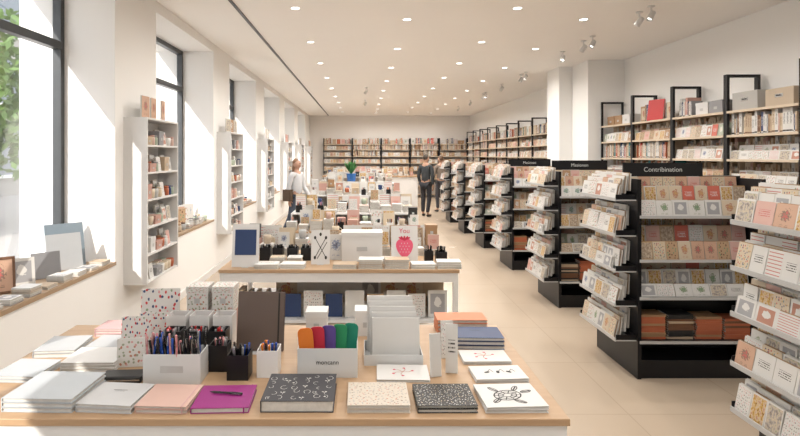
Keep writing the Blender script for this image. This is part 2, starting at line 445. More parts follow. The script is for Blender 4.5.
obj('baseboard_back', MB().box(XL + .015, XR, YB - .015, YB, 0, .09, PWHITE), kind=SK)
obj('baseboard_right', MB().box(XR - .015, XR, Y0, 9.25, 0, .09, PWHITE), kind=SK)
obj('trim_1', MB().box(-1.42, -1.385, Y0, YB - .3, HC - .012, HC, BLACK), kind=SK)
gl = bpy.data.materials.new('window_glass'); gl.use_nodes = True; t = gl.node_tree; t.nodes.clear()
o_ = t.nodes.new('ShaderNodeOutputMaterial'); mx = t.nodes.new('ShaderNodeMixShader'); tr = t.nodes.new('ShaderNodeBsdfTransparent'); gs = t.nodes.new('ShaderNodeBsdfGlossy')
gs.inputs['Roughness'].default_value = .03; lw = t.nodes.new('ShaderNodeLayerWeight'); lw.inputs[0].default_value = .25
mm_ = t.nodes.new('ShaderNodeMath'); mm_.operation = 'MULTIPLY'; mm_.inputs[1].default_value = .25
t.links.new(lw.outputs['Fresnel'], mm_.inputs[0]); t.links.new(mm_.outputs[0], mx.inputs[0]); t.links.new(tr.outputs[0], mx.inputs[1]); t.links.new(gs.outputs[0], mx.inputs[2]); t.links.new(mx.outputs[0], o_.inputs[0])
n = 1
for (a0, a1), (b0, b1) in zip(piers, piers[1:]):
    y0, y1 = a1, b0; x0, x1 = -2.72, -2.65; ym = (y0 + y1) / 2
    w = MB()
    w.box(x0, x1, y0, y0 + .06, .8, 3.28, FRAMEM); w.box(x0, x1, y1 - .06, y1, .8, 3.28, FRAMEM)
    w.box(x0, x1, y0 + .06, y1 - .06, .8, .86, FRAMEM); w.box(x0, x1, y0 + .06, y1 - .06, 3.22, 3.28, FRAMEM)
    w.box(x0, x1, y0 + .06, y1 - .06, 2.68, 2.75, FRAMEM); w.box(x0, x1, ym - .1, ym - .04, .86, 2.68, FRAMEM)
    wo = obj('window_%d' % n, w, kind=SK)
    g = MB().box(-2.69, -2.684, y0 + .06, y1 - .06, .86, 3.22, gl)
    obj('glass_pane', g, wo, label='clear window glass')
    obj('trim_%d' % (n + 1), MB().box(-2.65, XL + .012, y0, y1, .77, .80, SILLW), kind=SK)
    n += 1

# ------------------------------------------------------------ outside
FAC = mat('facade_stone', (.32, .305, .28), .8, var=.1); FWIN = mat('facade_window_glass', (.12, .15, .18), .2)
fb = MB().box(-17.2, -17, -5, 60, -.2, 11, FAC)
for k in range(16):
    for zz in (.8, 4.2, 7.6):
        fb.box(-17.0, -16.97, -3 + k * 4, -1.2 + k * 4, zz, zz + 2.2, FWIN); fb.box(-17, -16.9, -3.15 + k * 4, -1.05 + k * 4, zz - .15, zz, PWHITE)
obj('building', fb, label='pale stone building across the street', cat='building')
obj('street_ground', MB().box(-17, -3.06, -5, 60, -.3, -.2, mat('paving', (.30, .28, .26), .9)), label='pale paved street outside the windows', cat='street')
LEAF = mat('leaf_green', (.10, .18, .04), .6, var=.4, sc=1); BARK = mat('bark', (.16, .11, .08), .9)
for tx, ty in [(-9.9, 14.2), (-9.8, 20), (-9.5, 27)]:
    tt = thing('tree', 'leafy green street tree beside the pavement', 'tree', T(tx, ty, -.2))
    obj('trunk', MB().lathe([(.2, 0), (.14, 1.2), (.11, 3.2), (.05, 4.2)], BARK, 10), tt)
    lf = MB()
    for k in range(2200):
        a = R.random() * 6.28; e = math.acos(R.uniform(-1, 1)); r = 1.9 * R.random() ** .33
        c = Vector((r * math.sin(e) * math.cos(a), r * math.sin(e) * math.sin(a), 3.6 + 1.25 * r * math.cos(e)))
        u = Vector((R.uniform(-1, 1), R.uniform(-1, 1), R.uniform(-1, 1))).normalized(); w2 = u.orthogonal().normalized(); b = len(lf.v)
        lf.v += [tuple(c - u * .16), tuple(c + w2 * .07), tuple(c + u * .16), tuple(c - w2 * .07)]; lf.face([b, b + 1, b + 2, b + 3], LEAF)
    lo = obj('foliage', lf, tt); lo['kind'] = 'stuff'

# ------------------------------------------------------------ ceiling lights
EM = mat('downlight_glow', (1, .95, .88), .5, emit=(1, .96, .9), es=6)
ringm = MB().lathe([(.047, -.0), (.060, -.004), (.062, 0), (.062, .003)], PWHITE, 20).mesh('trim_ring')
lensm = MB().lathe([(.0001, -.001), (.046, -.001), (.046, .001)], EM, 20).mesh('lens')
def lampdata(e):
    ld = bpy.data.lights.new('downlight_lamp', 'AREA'); ld.shape = 'DISK'; ld.size = .09; ld.energy = e; ld.color = (1, .955, .90); ld.spread = math.radians(165); return ld
LDA, LDB = lampdata(20), lampdata(9)
for iy in range(13):
    for ix, x in enumerate((-.75, .55, 1.75, 2.7)):
        y = -1.2 + iy * 1.8 + (.5 if ix % 2 else 0)
        e = thing('downlight', 'round recessed ceiling downlight with white rim, lit', 'ceiling light', T(x, y, HC), 'recessed ceiling downlights')
        obj('trim_ring', ringm, e); obj('lens', lensm, e)
        lo = bpy.data.objects.new('lamp', LDB if y < 4.5 else LDA); LINK(lo); lo.parent = e; lo.location = (0, 0, -.012)
sb = MB().lathe([(.04, 0), (.04, -.012), (.010, -.012), (.010, -.06), (.008, -.075)], PWHITE, 12).mesh('stem')
sh = MB().lathe([(.016, .055), (.033, .048), (.036, -.055), (.030, -.057), (.028, -.025), (.0001, -.025)], PWHITE, 14).mesh('lamp_head')
sl = MB().lathe([(.0001, -.030), (.026, -.030), (.026, -.028)], EM, 14).mesh('lens')
for y, x, yaw in [(5.9, 3.2, 20), (6.15, 3.2, -40), (7.4, 3.2, 30), (7.7, 3.2, -20), (8.5, 3.2, 60), (10.6, 3.25, 30), (10.9, 3.25, -20), (12.4, 3.25, 10), (14, 3.25, 50), (14.3, 3.25, -30), (16, 3.25, 10), (18, 3.25, -10), (13, .1, 10), (16, .1, -30), (3.9, 3.2, 20)]:
    e = thing('ceiling_spotlight', 'white cylindrical ceiling spotlight tilted towards shelves', 'spotlight', T(x, y, HC), 'ceiling spotlights')
    obj('stem', sb, e)
    h = obj('lamp_head', sh, e); h.matrix_local = T(0, 0, -.11) @ RZ(yaw) @ RY(35)
    l2 = obj('lens', sl, h)

# ------------------------------------------------------------ left wall units
HEIGHTS_L = [.02 + .255 * i for i in range(6)]
def left_unit(yc, w=.83):
    z0, H, D = .55, 1.55, .22
    Fm = T(XL + D, yc, z0) @ RZ(90)
    e = thing('wall_shelf_unit', 'narrow white wall-mounted shelf unit full of small gifts', 'shelf', Fm, 'white wall shelf units between windows')
    b = MB(); a = w / 2
    b.box(-a, -a + .02, 0, D, 0, H, PWHITE); b.box(a - .02, a, 0, D, 0, H, PWHITE); b.box(-a + .02, a - .02, D - .012, D, 0, H, PWHITE); b.box(-a + .02, a - .02, 0, D - .012, H - .02, H, PWHITE)
    obj('body', b, e)
    sm = MB().box(-a + .02, a - .02, .002, D - .012, -.018, 0, PWHITE).mesh('shelf')
    for z in HEIGHTS_L: obj('shelf', sm, e).location = (0, 0, z)
    G = 'gifts on white wall unit'; pw = [0, 2, 4, 7, 9, 11, 15, 19, 5]
    for i, z in enumerate(HEIGHTS_L):
        x = -a + .07
        while x < a - .06:
            r = R.random()
            if r < .35: mug(Fm @ T(x, .06, z) @ RZ(R.uniform(60, 120)), G); mug(Fm @ T(x, .15, z) @ RZ(-90), G); x += .09
            elif r < .6: mug(Fm @ T(x, .05, z), G, True); mug(Fm @ T(x + .01, .12, z), G, True); x += .07
            elif r < .85 and x < a - .15: card(Fm @ T(x + .02, .04, z) @ RX(-8), G, pw, 0); card(Fm @ T(x + .02, .10, z) @ RX(-8), G, pw, 1); x += .125
            elif x < a - .16: gbox(Fm @ T(x + .04, .08, z), G, R.choice([0, 1, 2, 3]), R.choice([0, 2])); x += .16
            else: x += .03
    return Fm
for k in range(6):
    yc = 5.33 + 3.15 * k
    Fm = left_unit(yc)
    for x in (-.25, -.05, .2):
        upright(Fm @ T(x, .08, 1.55) @ RZ(R.uniform(-15, 15)), 'cards on top of white wall unit', [1, 3, 12, 15, 5], 0 if x else 2)

# ------------------------------------------------------------ sills
SG = 'stationery on the window sill'
def lean(x, y, w, h, mfront, mside, yaw, label, name='sketchbook', tilt=14):
    M = T(x, y, .803) @ RZ(yaw) @ RX(-tilt)
    e = thing(name, label, 'sketchbook' if name == 'sketchbook' else 'picture', M, SG)
    if name == 'sketchbook':
        obj('cover', MB().box(-w / 2, w / 2, 0, .003, 0, h, mside, front=mfront).box(-w / 2, w / 2, .014, .017, 0, h, mside).box(-w / 2, -w / 2 + .003, .003, .014, 0, h, mside), e)
        obj('page_block', MB().box(-w / 2 + .004, w / 2 - .004, .003, .014, .004, h - .004, PAGES), e)
    else:
        f = MB(); t = .016
        f.box(-w / 2, w / 2, 0, .018, 0, t, mside); f.box(-w / 2, w / 2, 0, .018, h - t, h, mside); f.box(-w / 2, -w / 2 + t, 0, .018, t, h - t, mside); f.box(w / 2 - t, w / 2, 0, .018, t, h - t, mside)
        obj('frame', f, e); obj('picture', MB().box(-w / 2 + t, w / 2 - t, .006, .012, t, h - t, mside, front=mfront), e)
BG = mat('blue_grey_cover', (.20, .25, .29), .6); LG = mat('pale_grey_cover', (.42, .435, .45), .6)
lean(-2.50, 4.52, .30, .37, BG, BG, 45, 'large blue-grey sketchbook leaning upright on sill')
lean(-2.44, 4.40, .27, .30, LG, LG, 48, 'pale grey sketchbook leaning upright on sill')
lean(-2.42, 4.10, .20, .20, SP[5][1], SP[5][1], 45, 'mid-grey sketchbook leaning upright on sill')
lean(-2.46, 3.86, .17, .20, ARTS[7][0], WHITE, 42, 'white print with grey block leaning on sill')
lean(-2.46, 3.62, .19, .25, ARTS[12][0], SP[2][1], 40, 'brown framed motif picture leaning on sill', 'framed_picture')
lean(-2.46, 3.36, .17, .21, ARTS[1][0], SP[2][1], 38, 'small brown framed picture leaning on sill', 'framed_picture')
for k, (y, nn) in enumerate([(4.62, 3), (4.42, 2), (4.22, 3), (4.02, 4), (3.82, 2), (3.62, 5), (3.42, 3), (3.22, 3), (3.0, 3), (2.8, 4)]):
    stack(T(0, 0, 0), -2.275, y, .80, nn, SG, [0, 4, 7, 11, 16, 21, 26, 18], 2)
for wi in range(1, 6):
    ys = 5.75 + 3.15 * (wi - 1)
    for k in range(13):
        y = ys + .09 + k * .155
        c = R.random()
        if c < .5: upright(T(-2.42, y, .8) @ RZ(50 + R.uniform(-6, 6)), SG, None, R.choice([0, 2])); mug(T(-2.27, y, .8), SG, True)
        elif c < .8: stack(T(0, 0, 0), -2.29, y, .8, R.randint(3, 10), SG, None, 2); upright(T(-2.5, y + .05, .8) @ RZ(50), SG, None, 2)
        else: mug(T(-2.28, y, .8), SG); mug(T(-2.37, y + .03, .8), SG, True); upright(T(-2.52, y + .05, .8) @ RZ(50), SG, None, 2)

# ------------------------------------------------------------ gondolas (card displays)
SIGNM = mat('sign_lettering', (.62, .62, .61), .5)
SH_F = [1.27, .93, .64, .30]
gm = {}
def gmesh(k, f):
    if k not in gm: gm[k] = f()
    return gm[k]
def bodyf():
    b = MB()
    b.box(-.5, -.47, 0, .72, 0, 1.56, BLACK); b.box(.47, .5, 0, .72, 0, 1.56, BLACK); b.box(-.47, .47, .30, .42, 0, 1.56, BLACK)
    b.box(-.47, .47, .02, .30, 0, .14, BLACK); b.box(-.47, .47, .42, .70, 0, .14, BLACK); b.box(-.5, .5, .28, .44, 1.56, 1.575, BLACK); return b.mesh('body')
def fsh(): return MB().box(-.47, .47, -.03, .30, -.012, 0, BLACK).mesh('shelf')
def fst(): return MB().box(-.5, .5, -.040, -.032, -.012, .010, LABEL).mesh('label_strip')
def ssh():
    b = MB().box(-.16, 0, .02, .70, -.010, 0, LABEL); b.box(-.16, 0, .02, .025, 0, .04, BLACK); b.box(-.16, 0, .695, .70, 0, .04, BLACK); b.box(-.012, 0, .025, .695, 0, .04, BLACK); return b.mesh('shelf')
def sst(): return MB().box(-.168, -.16, .02, .70, -.012, .014, LABEL).mesh('label_strip')
def rsh(): return MB().box(-.465, .465, .13, .295, 0, .09, BLACK).box(-.465, .465, .24, .295, .09, .16, BLACK).mesh('riser')
def gondola(x, y, sign=None, side=(1.40, 1.12, .84, .57, .30), front=True):
    Fm = T(x, y, 0)
    e = thing('display_stand', 'black metal card display stand with stepped shelves', 'display stand', Fm, 'black card display stands along the aisle')
    obj('body', gmesh('b', bodyf), e)
    for z in SH_F:
        s = obj('shelf', gmesh('fs', fsh), e); s.location = (0, 0, z); obj('label_strip', gmesh('fl', fst), s, label='grey plastic label strip')
    for z in SH_F[:2]: obj('riser', gmesh('r', rsh), e).location = (0, 0, z)
    for mir in (1, -1):
        for z in side:
            s = obj('shelf', gmesh('ss', ssh), e); s.matrix_local = T(-.5 * mir, 0, z) @ (Matrix.Identity(4) if mir == 1 else (T(0, .72, 0) @ RZ(180)))
            obj('label_strip', gmesh('sl', sst), s, label='grey plastic label strip')
    if sign:
        hs = obj('header_sign', MB().box(-.48, .18, .27, .285, 1.575, 1.685, BLACK), e)
        tx = obj('lettering', text_mesh(sign, .054, SIGNM, .0005), hs); tx.matrix_local = T(-.15, .269, 1.612) @ RX(90)
    G1 = 'greeting cards on black display stands'
    if front:
        warm = [1, 3, 6, 8, 10, 12, 3, 1, 16, 12, 20, 5, 16, 18]
        lite = [0, 2, 4, 9, 11, 7, 15, 1, 19, 21, 14]
        row_cards(Fm, -.465, .465, .25, SH_F[0] + .16, G1, [12, 1, 3, 8, 5, 1, 12, 16], 0, 5, .002)
        row_cards(Fm, -.465, .465, .15, SH_F[0] + .09, G1, warm, 0, 8, .002)
        row_cards(Fm, -.465, .465, .02, SH_F[0], G1, lite, 2, 10, .002)
        row_cards(Fm, -.465, .465, .26, SH_F[1] + .16, G1, warm, 0, 4, .002)
        row_cards(Fm, -.465, .465, .15, SH_F[1] + .09, G1, warm + lite, 1, 8, .002)
        row_cards(Fm, -.465, .465, .02, SH_F[1], G1, [1, 8, 12, 5, 10, 3, 12, 20, 16], 0, 10, .002)
        row_cards(Fm, -.465, .465, .20, .64 + .075, G1, warm, 1, 4, .002)
        row_cards(Fm, -.465, .465, .12, .64 + .03, G1, [2, 15, 13, 7, 16, 20, 1], 1, 8, .002)
        row_cards(Fm, -.465, .465, .02, .64, G1, [2, 15, 13, 7, 10, 11, 4], 3, 20, .002)
        xx = -.36
        while xx < .42:
            stack(Fm, xx, .12, .30, R.randint(9, 13), 'notebooks stacked on lowest shelf of display stand', R.choice([[18, 19, 19], [18, 22, 19], [24, 18, 26], [19, 19, 22], [24, 24, 26]]), 4)
            xx += .222
    Fl = T(x - .5, y, 0) @ RZ(-90)
    pl_ = [0, 4, 7, 11, 14, 15, 5, 1, 12, 4, 19, 20, 8, 4, 7, 2, 9]
    for i, z in enumerate(side):
        row_cards(Fl, -.69, -.03, -.035, z + .065, G1, pl_, 1 if z < 1.3 else 0, 3, .001)
        row_cards(Fl, -.69, -.03, -.075, z + .045, G1, pl_, 0, 5, .001)
        row_cards(Fl, -.69, -.03, -.115, z + .022, G1, pl_, [0, 2][i % 2], 8, .001)
        row_cards(Fl, -.69, -.03, -.154, z + .001, G1, pl_, [2, 0, 3][i % 3], 12, .001)
gondola(2.60, 2.1, None, (1.40, 1.16, .92, .66, .42), front=False)
gondola(2.65, 4.16, 'Contribination')
gondola(2.75, 6.1, 'Masionen')
for yy in (8.1, 10.0, 11.9, 13.8): gondola(2.78, yy, 'Masionen' if yy < 9 else None)

# ------------------------------------------------------------ wall shelving
HS = [.12, .46, .80, 1.12, 1.42, 1.70, 1.97, 2.24]
STRIP = mat('shelf_edge_strip', (.60, .50, .38), .4)
def bay(Fm, w, lv0=0, bk=False, tops=True):
    e = thing('shelving_bay', 'tall black metal shelving bay with light wood shelves', 'shelving', Fm, 'tall shelving bays along the walls')
    a = w / 2; D = .38; HT = 2.45 if bk else 2.66
    for sx in (-a, a - .03):
        fr = MB()
        fr.box(sx, sx + .03, 0, .03, 0, HT, BLACK); fr.box(sx, sx + .03, D - .03, D, 0, HT, BLACK); fr.box(sx, sx + .03, .03, D - .03, HT - .03, HT, BLACK); fr.box(sx, sx + .03, .03, D - .03, .05, .08, BLACK)
        obj('side_frame', fr, e)
    sm = MB().box(-a + .03, a - .03, 0, D, -.022, 0, SWOOD)
    sm.box(-a + .03, a - .03, -.006, 0, -.022, .004, STRIP); sm = sm.mesh('shelf')
    hs = HS[:-1] + [2.2] if bk else HS
    for z in hs:
        s = obj('shelf', sm, e); s.location = (0, 0, z)
    G = 'goods on the tall wall shelving'
    for i, z in enumerate(hs):
        if i < lv0: continue
        x0, x1 = -a + .035, a - .035
        if i == len(HS) - 1:
            if not tops: continue
            x = x0
            while x < x1 - .2:
                r = R.random()
                if r < .3: row_books(Fm, x, min(x + .3, x1), .08, z, G); x += .32
                elif r < .5: gbox(Fm @ T(x + .13, .18, z), G, R.choice([0, 1, 2, 4]), 1); x += .26
                else: upright(Fm @ T(x + .09, .12, z), G, None, 2 if not bk else 0); x += .185
        elif bk:
            r = R.random()
            if r < .4: row_books(Fm, x0, x1, .05, z, G, [0, 1, 10, 7, 5, 6, 0, 1, 2])
            else: row_cards(Fm, x0, x1, .06, z, G, [0, 1, 2, 4, 7, 15, 12, 3, 6, 16, 20], 1, 8, .01)
        else:
            r = R.random()
            if r < .12: row_books(Fm, x0, x1, .05, z, G)
            else:
                pool = R.choice([None, [1, 3, 6, 8, 12, 16, 20, 5], [0, 2, 4, 9, 1, 15, 19, 14], [1, 12, 10, 4, 7, 15]])
                row_cards(Fm, x0, x1, .03, z, G, pool, R.choice([0, 2, 3]), 10, .003)
                row_cards(Fm, x0, x1, .12, z + .0, G, pool, 1, 6, .003)
                row_books(Fm, x0, x1, .20, z, G, [0, 1, 10, 6, 7, 1])
ys = 3.95 + .525 - 1.05; kk = 0
while ys < 9.2:
    bay(T(4.12, ys, 0) @ RZ(-90), 1.05, lv0=2, tops=kk != 2); ys += 1.05; kk += 1
ys = 10.65 + .575
while ys < 20.6:
    bay(T(4.12, ys, 0) @ RZ(-90), 1.15, lv0=3); ys += 1.15
for k in range(5): bay(T(-1.0 + 1.2 * k, 22.08, 0), 1.2, bk=True, lv0=2)
SBX = mat('pale_grey_felt_box', (.44, .425, .40), .9, bump=.4, sc=150); SBB = mat('beige_felt_box', (.50, .41, .31), .9, bump=.4, sc=150)
def storage(x, y, z, w, d, h, label, m):
    e = thing('storage_box', label, 'box', T(x, y, z) @ RZ(-90), 'storage boxes on the top shelf')
    obj('body', MB().openbox(-w / 2, w / 2, 0, d, 0, h, m, .012), e); obj('handle', MB().box(-.05, .05, -.004, 0, h * .5, h * .68, STEEL).box(-.035, .035, -.006, -.004, h * .55, h * .63, BLACK), e)
storage(4.16, 5.32, 2.24, .36, .3, .18, 'beige felt open storage box with label holder', SBB)
storage(4.16, 5.80, 2.24, .38, .3, .20, 'pale grey felt open storage box with label holder', SBX)
obj('picture_book', MB().box(-.13, .13, 0, .004, 0, .3, SP[11][1], front=SP[11][1]).box(-.128, .128, .004, .018, .003, .297, PAGES).box(-.13, .13, .018, .022, 0, .3, SP[11][1]), None, T(4.14, 7.55, 2.24) @ RZ(-70) @ RX(-8), label='large red hardback standing face out on top shelf', cat='book')

# ------------------------------------------------------------ tables
def table(x0, x1, y0, y1, h=.75, lower=None, apron=True, label='display table with light wood top and white legs'):
    e = thing('display_table', label, 'table', T((x0 + x1) / 2, y0, 0))
    a = (x1 - x0) / 2; D = y1 - y0
    obj('tabletop', MB().box(-a, a, 0, D, h - .028, h, BWOOD), e, bevel=.003)
    if apron:
        ap = MB(); ap.box(-a + .01, a - .01, .01, .03, h - .11, h - .028, PWHITE); ap.box(-a + .01, a - .01, D - .03, D - .01, h - .11, h - .028, PWHITE)
        ap.box(-a + .01, -a + .03, .03, D - .03, h - .11, h - .028, PWHITE); ap.box(a - .03, a - .01, .03, D - .03, h - .11, h - .028, PWHITE); obj('apron', ap, e)
    lg = MB().box(-.022, .022, -.022, .022, 0, h - .11 if apron else h - .028, PWHITE).mesh('leg')
    for sx in (-a + .032, a - .032):
        for sy in (.032, D - .032):
            l = obj('leg', lg, e); l.location = (sx, sy, 0)
    if lower: obj('lower_shelf', MB().box(-a + .055, a - .055, .03, D - .03, lower - .02, lower, PWHITE), e)
    return e
table(-1.68, .79, 2.02, 3.14)
table(-1.25, .85, 4.64, 5.85, lower=.30)
table(-1.05, .80, 7.0, 8.1, lower=.30)
table(-1.05, .80, 9.4, 10.4, lower=.30)
table(-1.05, .80, 11.7, 12.7)
table(-1.05, .80, 14.2, 15.2)

TG = 'goods on the display tables'
def pen_cup(x, y, z, w=.085, h=.10, m=None, cols=None, n=10, label='black pen cup filled with pens'):
    m = m or BLACK
    obj('pen_holder', MB().openbox(-w / 2, w / 2, -w / 2, w / 2, 0, h, m), None, T(x, y, z), label=label, cat='pen holder', group='pen holders')
    for i in range(n):
        px, py = R.uniform(-w / 2 + .014, w / 2 - .014), R.uniform(-w / 2 + .014, w / 2 - .014)
        pen(T(x + px * .7, y + py * .7, z + .005) @ Matrix.Rotation(px * 3, 4, 'Y') @ Matrix.Rotation(-py * 3, 4, 'X') @ RZ(R.uniform(0, 360)), 'pens in holders', R.choice(cols) if cols else None)

def fill(x0, x1, y0, y1, z, cw=.18, cd=.21, tall=.5, pool=None):
    nx = int((x1 - x0) / cw); ny = max(1, int((y1 - y0) / cd))
    for j in range(ny):
        for i in range(nx):
            x = x0 + (i + .5) * (x1 - x0) / nx; y = y0 + (j + .5) * (y1 - y0) / ny
            r = R.random(); I = T(0, 0, 0); pp = pool if R.random() < .6 else PAL_UP
            if j == 0 and r < .5:
                si = R.choice([0, 2]); zt = stack(I, x, y, z, R.randint(2, 9), TG, [R.choice(pp)] * 3 + [4, 16], si)
                if R.random() < .5: upright(T(x, y, zt), TG, pp, 3)
            elif r < tall:
                upright(T(x + R.uniform(-.01, .01), y - .05, z) @ RX(-6), TG, pp, R.choice([0, 3])); upright(T(x, y + .03, z) @ RX(-4), TG, pp, 2)
            elif r < tall + .22:
                zt = stack(I, x, y, z, R.randint(4, 12), TG, [R.choice(pp), R.choice(pp), 4, 7], 2)
                q = R.random()
                if q < .4: mug(T(x, y, zt), TG)
                elif q < .75: upright(T(x, y, zt), TG, pp, 3)
            elif r < tall + .34:
                b = R.randrange(7); gbox(T(x, y, z), TG, b, 2)
                if R.random() < .6: gbox(T(x, y, z + .1405), TG, R.randrange(7), 2)
            else: pen_cup(x, y, z, cols=[0, 0, 4, 1, 5, 3], n=7, m=BLACK if R.random() < .6 else PWHITE, label='square pen cup filled with pens')
light = [0, 2, 4, 4, 7, 9, 11, 16, 16, 17, 5, 1, 32, 14, 8, 31, 33, 28]
def riser(x0, x1, y0, y1, z0, z1):
    m = MB().box(x0, x1, y0, y1, z1 - .02, z1, PWHITE); m.box(x0, x0 + .02, y0, y1, z0, z1 - .02, PWHITE); m.box(x1 - .02, x1, y0, y1, z0, z1 - .02, PWHITE); m.box(x0 + .02, x1 - .02, y1 - .02, y1, z0, z1 - .02, PWHITE)
    obj('display_riser', m, label='white display riser on table', cat='riser', group='display risers')

z = .75
def hero_card(x, y, z, w, h, paper, deco, label, yaw=0, tilt=8, name='display_card'):
    e = thing(name, label, 'card', T(x, y, z) @ RZ(yaw))
    b = MB().box(-w / 2, w / 2, 0, .006, 0, h, paper); s = obj('card_board', b, e); s.matrix_local = T(0, 0, .004) @ RX(-tilt)
    obj('stand', MB().box(-.03, .03, .085, .09, 0, h * .45, ACRY).box(-.03, .03, -.01, .09, 0, .003, ACRY), e)
    if deco:
        d = MB(); deco(d); obj('illustration', d, s)
    return s
NAVY = SP[4][1]; REDM = mat('strawberry_red', (.58, .03, .08), .5); PINKM = mat('hot_pink', (.72, .10, .19), .5); INK = mat('black_ink', (.02, .02, .02), .6); WINK = mat('white_ink', (.62, .61, .58), .6)
def d_navy(d): d.box(-.095, .095, -.002, -.0005, .1, .33, NAVY); d.box(-.095, .095, -.003, -.002, .1, .105, WINK)
hero_card(-1.04, 4.74, z, .24, .38, WHITE, d_navy, 'white display board holding a navy notebook')
def d_x(d):
    for p in ([(-.05, .06), (.05, .24)], [(.05, .06), (-.05, .24)], [(-.03, .05), (.06, .2)]): d.stroke(p, .006, -.001, INK, 'xz')
    for c in ((-.05, .24), (.05, .24), (0, .27), (.05, .06), (-.05, .06)): d.ell(c[0], c[1], -.0012, .011, .016, INK, plane='xz')
hero_card(-.38, 4.86, z, .17, .31, WHITE, d_x, 'white card printed with crossed black stems')
def d_straw(d):
    cx, cy, s = 0, .125, .165
    pts = [(cx + s * .47 * math.sin(t) * (1.0 + .30 * math.cos(t)), cy + s * .55 * math.cos(t)) for t in [2 * math.pi * i / 26 for i in range(26)]]
    d.poly(pts, -.001, PINKM, 'xz')
    for r_ in range(4):
        for q in range(4 - (r_ % 2)): d.ell(cx + .028 * (q - 1.5 + .5 * (r_ % 2)), .085 + .027 * r_, -.0014, .0035, .006, WINK, plane='xz', seg=6)
    for a in (-1.2, -.6, 0, .6, 1.2): d.ell(cx + .034 * math.sin(a), cy + s * .53, -.0016, .010, .026, REDM, -a, 8, 'xz')
cb_ = hero_card(.40, 5.0, z, .25, .33, WHITE, d_straw, 'white card with red lettering and a pink strawberry')
tx = obj('lettering', text_mesh('You', .062, REDM, .0004), cb_); tx.matrix_local = T(0, -.001, .262) @ RX(90)
obj('storage_box', MB().box(-.19, .19, 0, .2, 0, .24, WHITE).box(-.195, .195, -.005, .205, .24, .275, WHITE).box(-.05, .05, -.003, 0, .1, .14, LABEL), None, T(0.0, 5.0, z), label='plain white lidded storage box', cat='box', bevel=.002)
pen_cup(.74, 5.0, z, .1, .1, n=12); pen_cup(.63, 5.05, z, .08, .1, n=10)
for i in range(9):
    x = -1.07 + i * .23
    if abs(x + 1.04) < .1 or abs(x + .38) < .08: continue
    stack(T(0, 0, 0), x, 4.75, z, R.randint(2, 5), TG, [light[i], 4, 16, 26], 3)
for x in (-.78, -.62, .245): stack(T(0, 0, 0), x, 4.94, z, R.randint(2, 6), TG, [R.choice(light), 4], 2)
for x in (-.92, -.80, -.66, -.53): pen_cup(x, 5.1, z, .1, .12, n=12)
upright(T(-.25, 5.1, z), TG, [9], 2)
fill(-1.2, .80, 5.26, 5.82, z, cw=.165, pool=light, tall=.5, cd=.18)
row_books(T(0, 4.75, .30), -1.1, -.72, .0, 0, 'books on the lower table shelf', [0, 1, 5])
for i in range(8): upright(T(-.62 + i * .185, 4.76, .30), 'books on the lower table shelf', [10, 15, 32, 16, 4, 7, 15, 20, 11], [0, 2][i % 2])
for i in range(8): stack(T(0, 0, 0), -.72 + i * .2, 4.92, .30, R.randint(8, 13), 'books on the lower table shelf', [16, 17, 26, 7, 4], 0)
for i in range(8): upright(T(-.72 + i * .2, 5.1, .30), 'books on the lower table shelf', [16, 17, 1, 15, 26, 7], 1)
for yy in (7.0, 9.4):
    for i in range(8): stack(T(0, 0, 0), -.88 + i * .22, yy + .18, .30, R.randint(5, 12), TG, None, 3)
def tab(y, y1, zr, pool):
    fill(-1.02, .78, y + .03, y + .45, z, cw=.155, pool=pool, tall=.45, cd=.2)
    if y > 11 and y < 12:
        riser(-1.0, .75, y + .5, y1 - .03, z, zr); fill(-.98, -.42, y + .52, y1 - .05, zr, pool=pool, tall=.5, cd=.2); fill(-.08, .73, y + .52, y1 - .05, zr, pool=pool, tall=.5, cd=.2)
    else:
        riser(-1.0, .75, y + .5, y1 - .03, z, zr); fill(-.98, .73, y + .52, y1 - .05, zr, cw=.155, pool=pool, tall=.5, cd=.2)
tab(7.0, 8.1, .93, light); tab(9.4, 10.4, 1.0, light); tab(11.7, 12.7, 1.1, PAL_UP); tab(14.2, 15.2, 1.15, PAL_UP)

ct = thing('sales_counter', 'long white sales counter with wood worktop', 'counter', T(.3, 18.2, 0))
obj('body', MB().box(-1.6, 1.6, 0, .7, 0, 1.0, PWHITE), ct); obj('worktop', MB().box(-1.65, 1.65, -.05, .75, 1.0, 1.04, BWOOD), ct)
fill(-1.2, 1.8, 18.25, 18.75, 1.04, tall=.6, pool=PAL_UP)
pl = thing('potted_plant', 'leafy green plant in a blue glazed pot', 'plant', T(-.25, 12.4, 1.1))
POT = mat('blue_glaze', (.03, .14, .42), .25); PLF = mat('plant_leaf', (.05, .20, .05), .5)
obj('pot', MB().lathe([(.07, 0), (.1, .05), (.11, .2), (.12, .22), (.105, .22), (.1, .19), (.001, .19)], POT, 18), pl)
lf = MB()
for k in range(70):
    a = R.random() * 6.28; L = R.uniform(.2, .42); sp = R.uniform(.2, .7); b = len(lf.v)
    p0 = Vector((0, 0, .19)); d = Vector((math.cos(a) * sp, math.sin(a) * sp, 1)).normalized(); s = Vector((-math.sin(a), math.cos(a), 0)) * .026
    p1 = p0 + d * L * .6; p2 = p0 + d * L + Vector((0, 0, -.05 * sp))
    lf.v += [tuple(p0), tuple(p1 + s), tuple(p2), tuple(p1 - s)]; lf.face([b, b + 1, b + 2, b + 3], PLF)
obj('foliage', lf, pl)['kind'] = 'stuff'

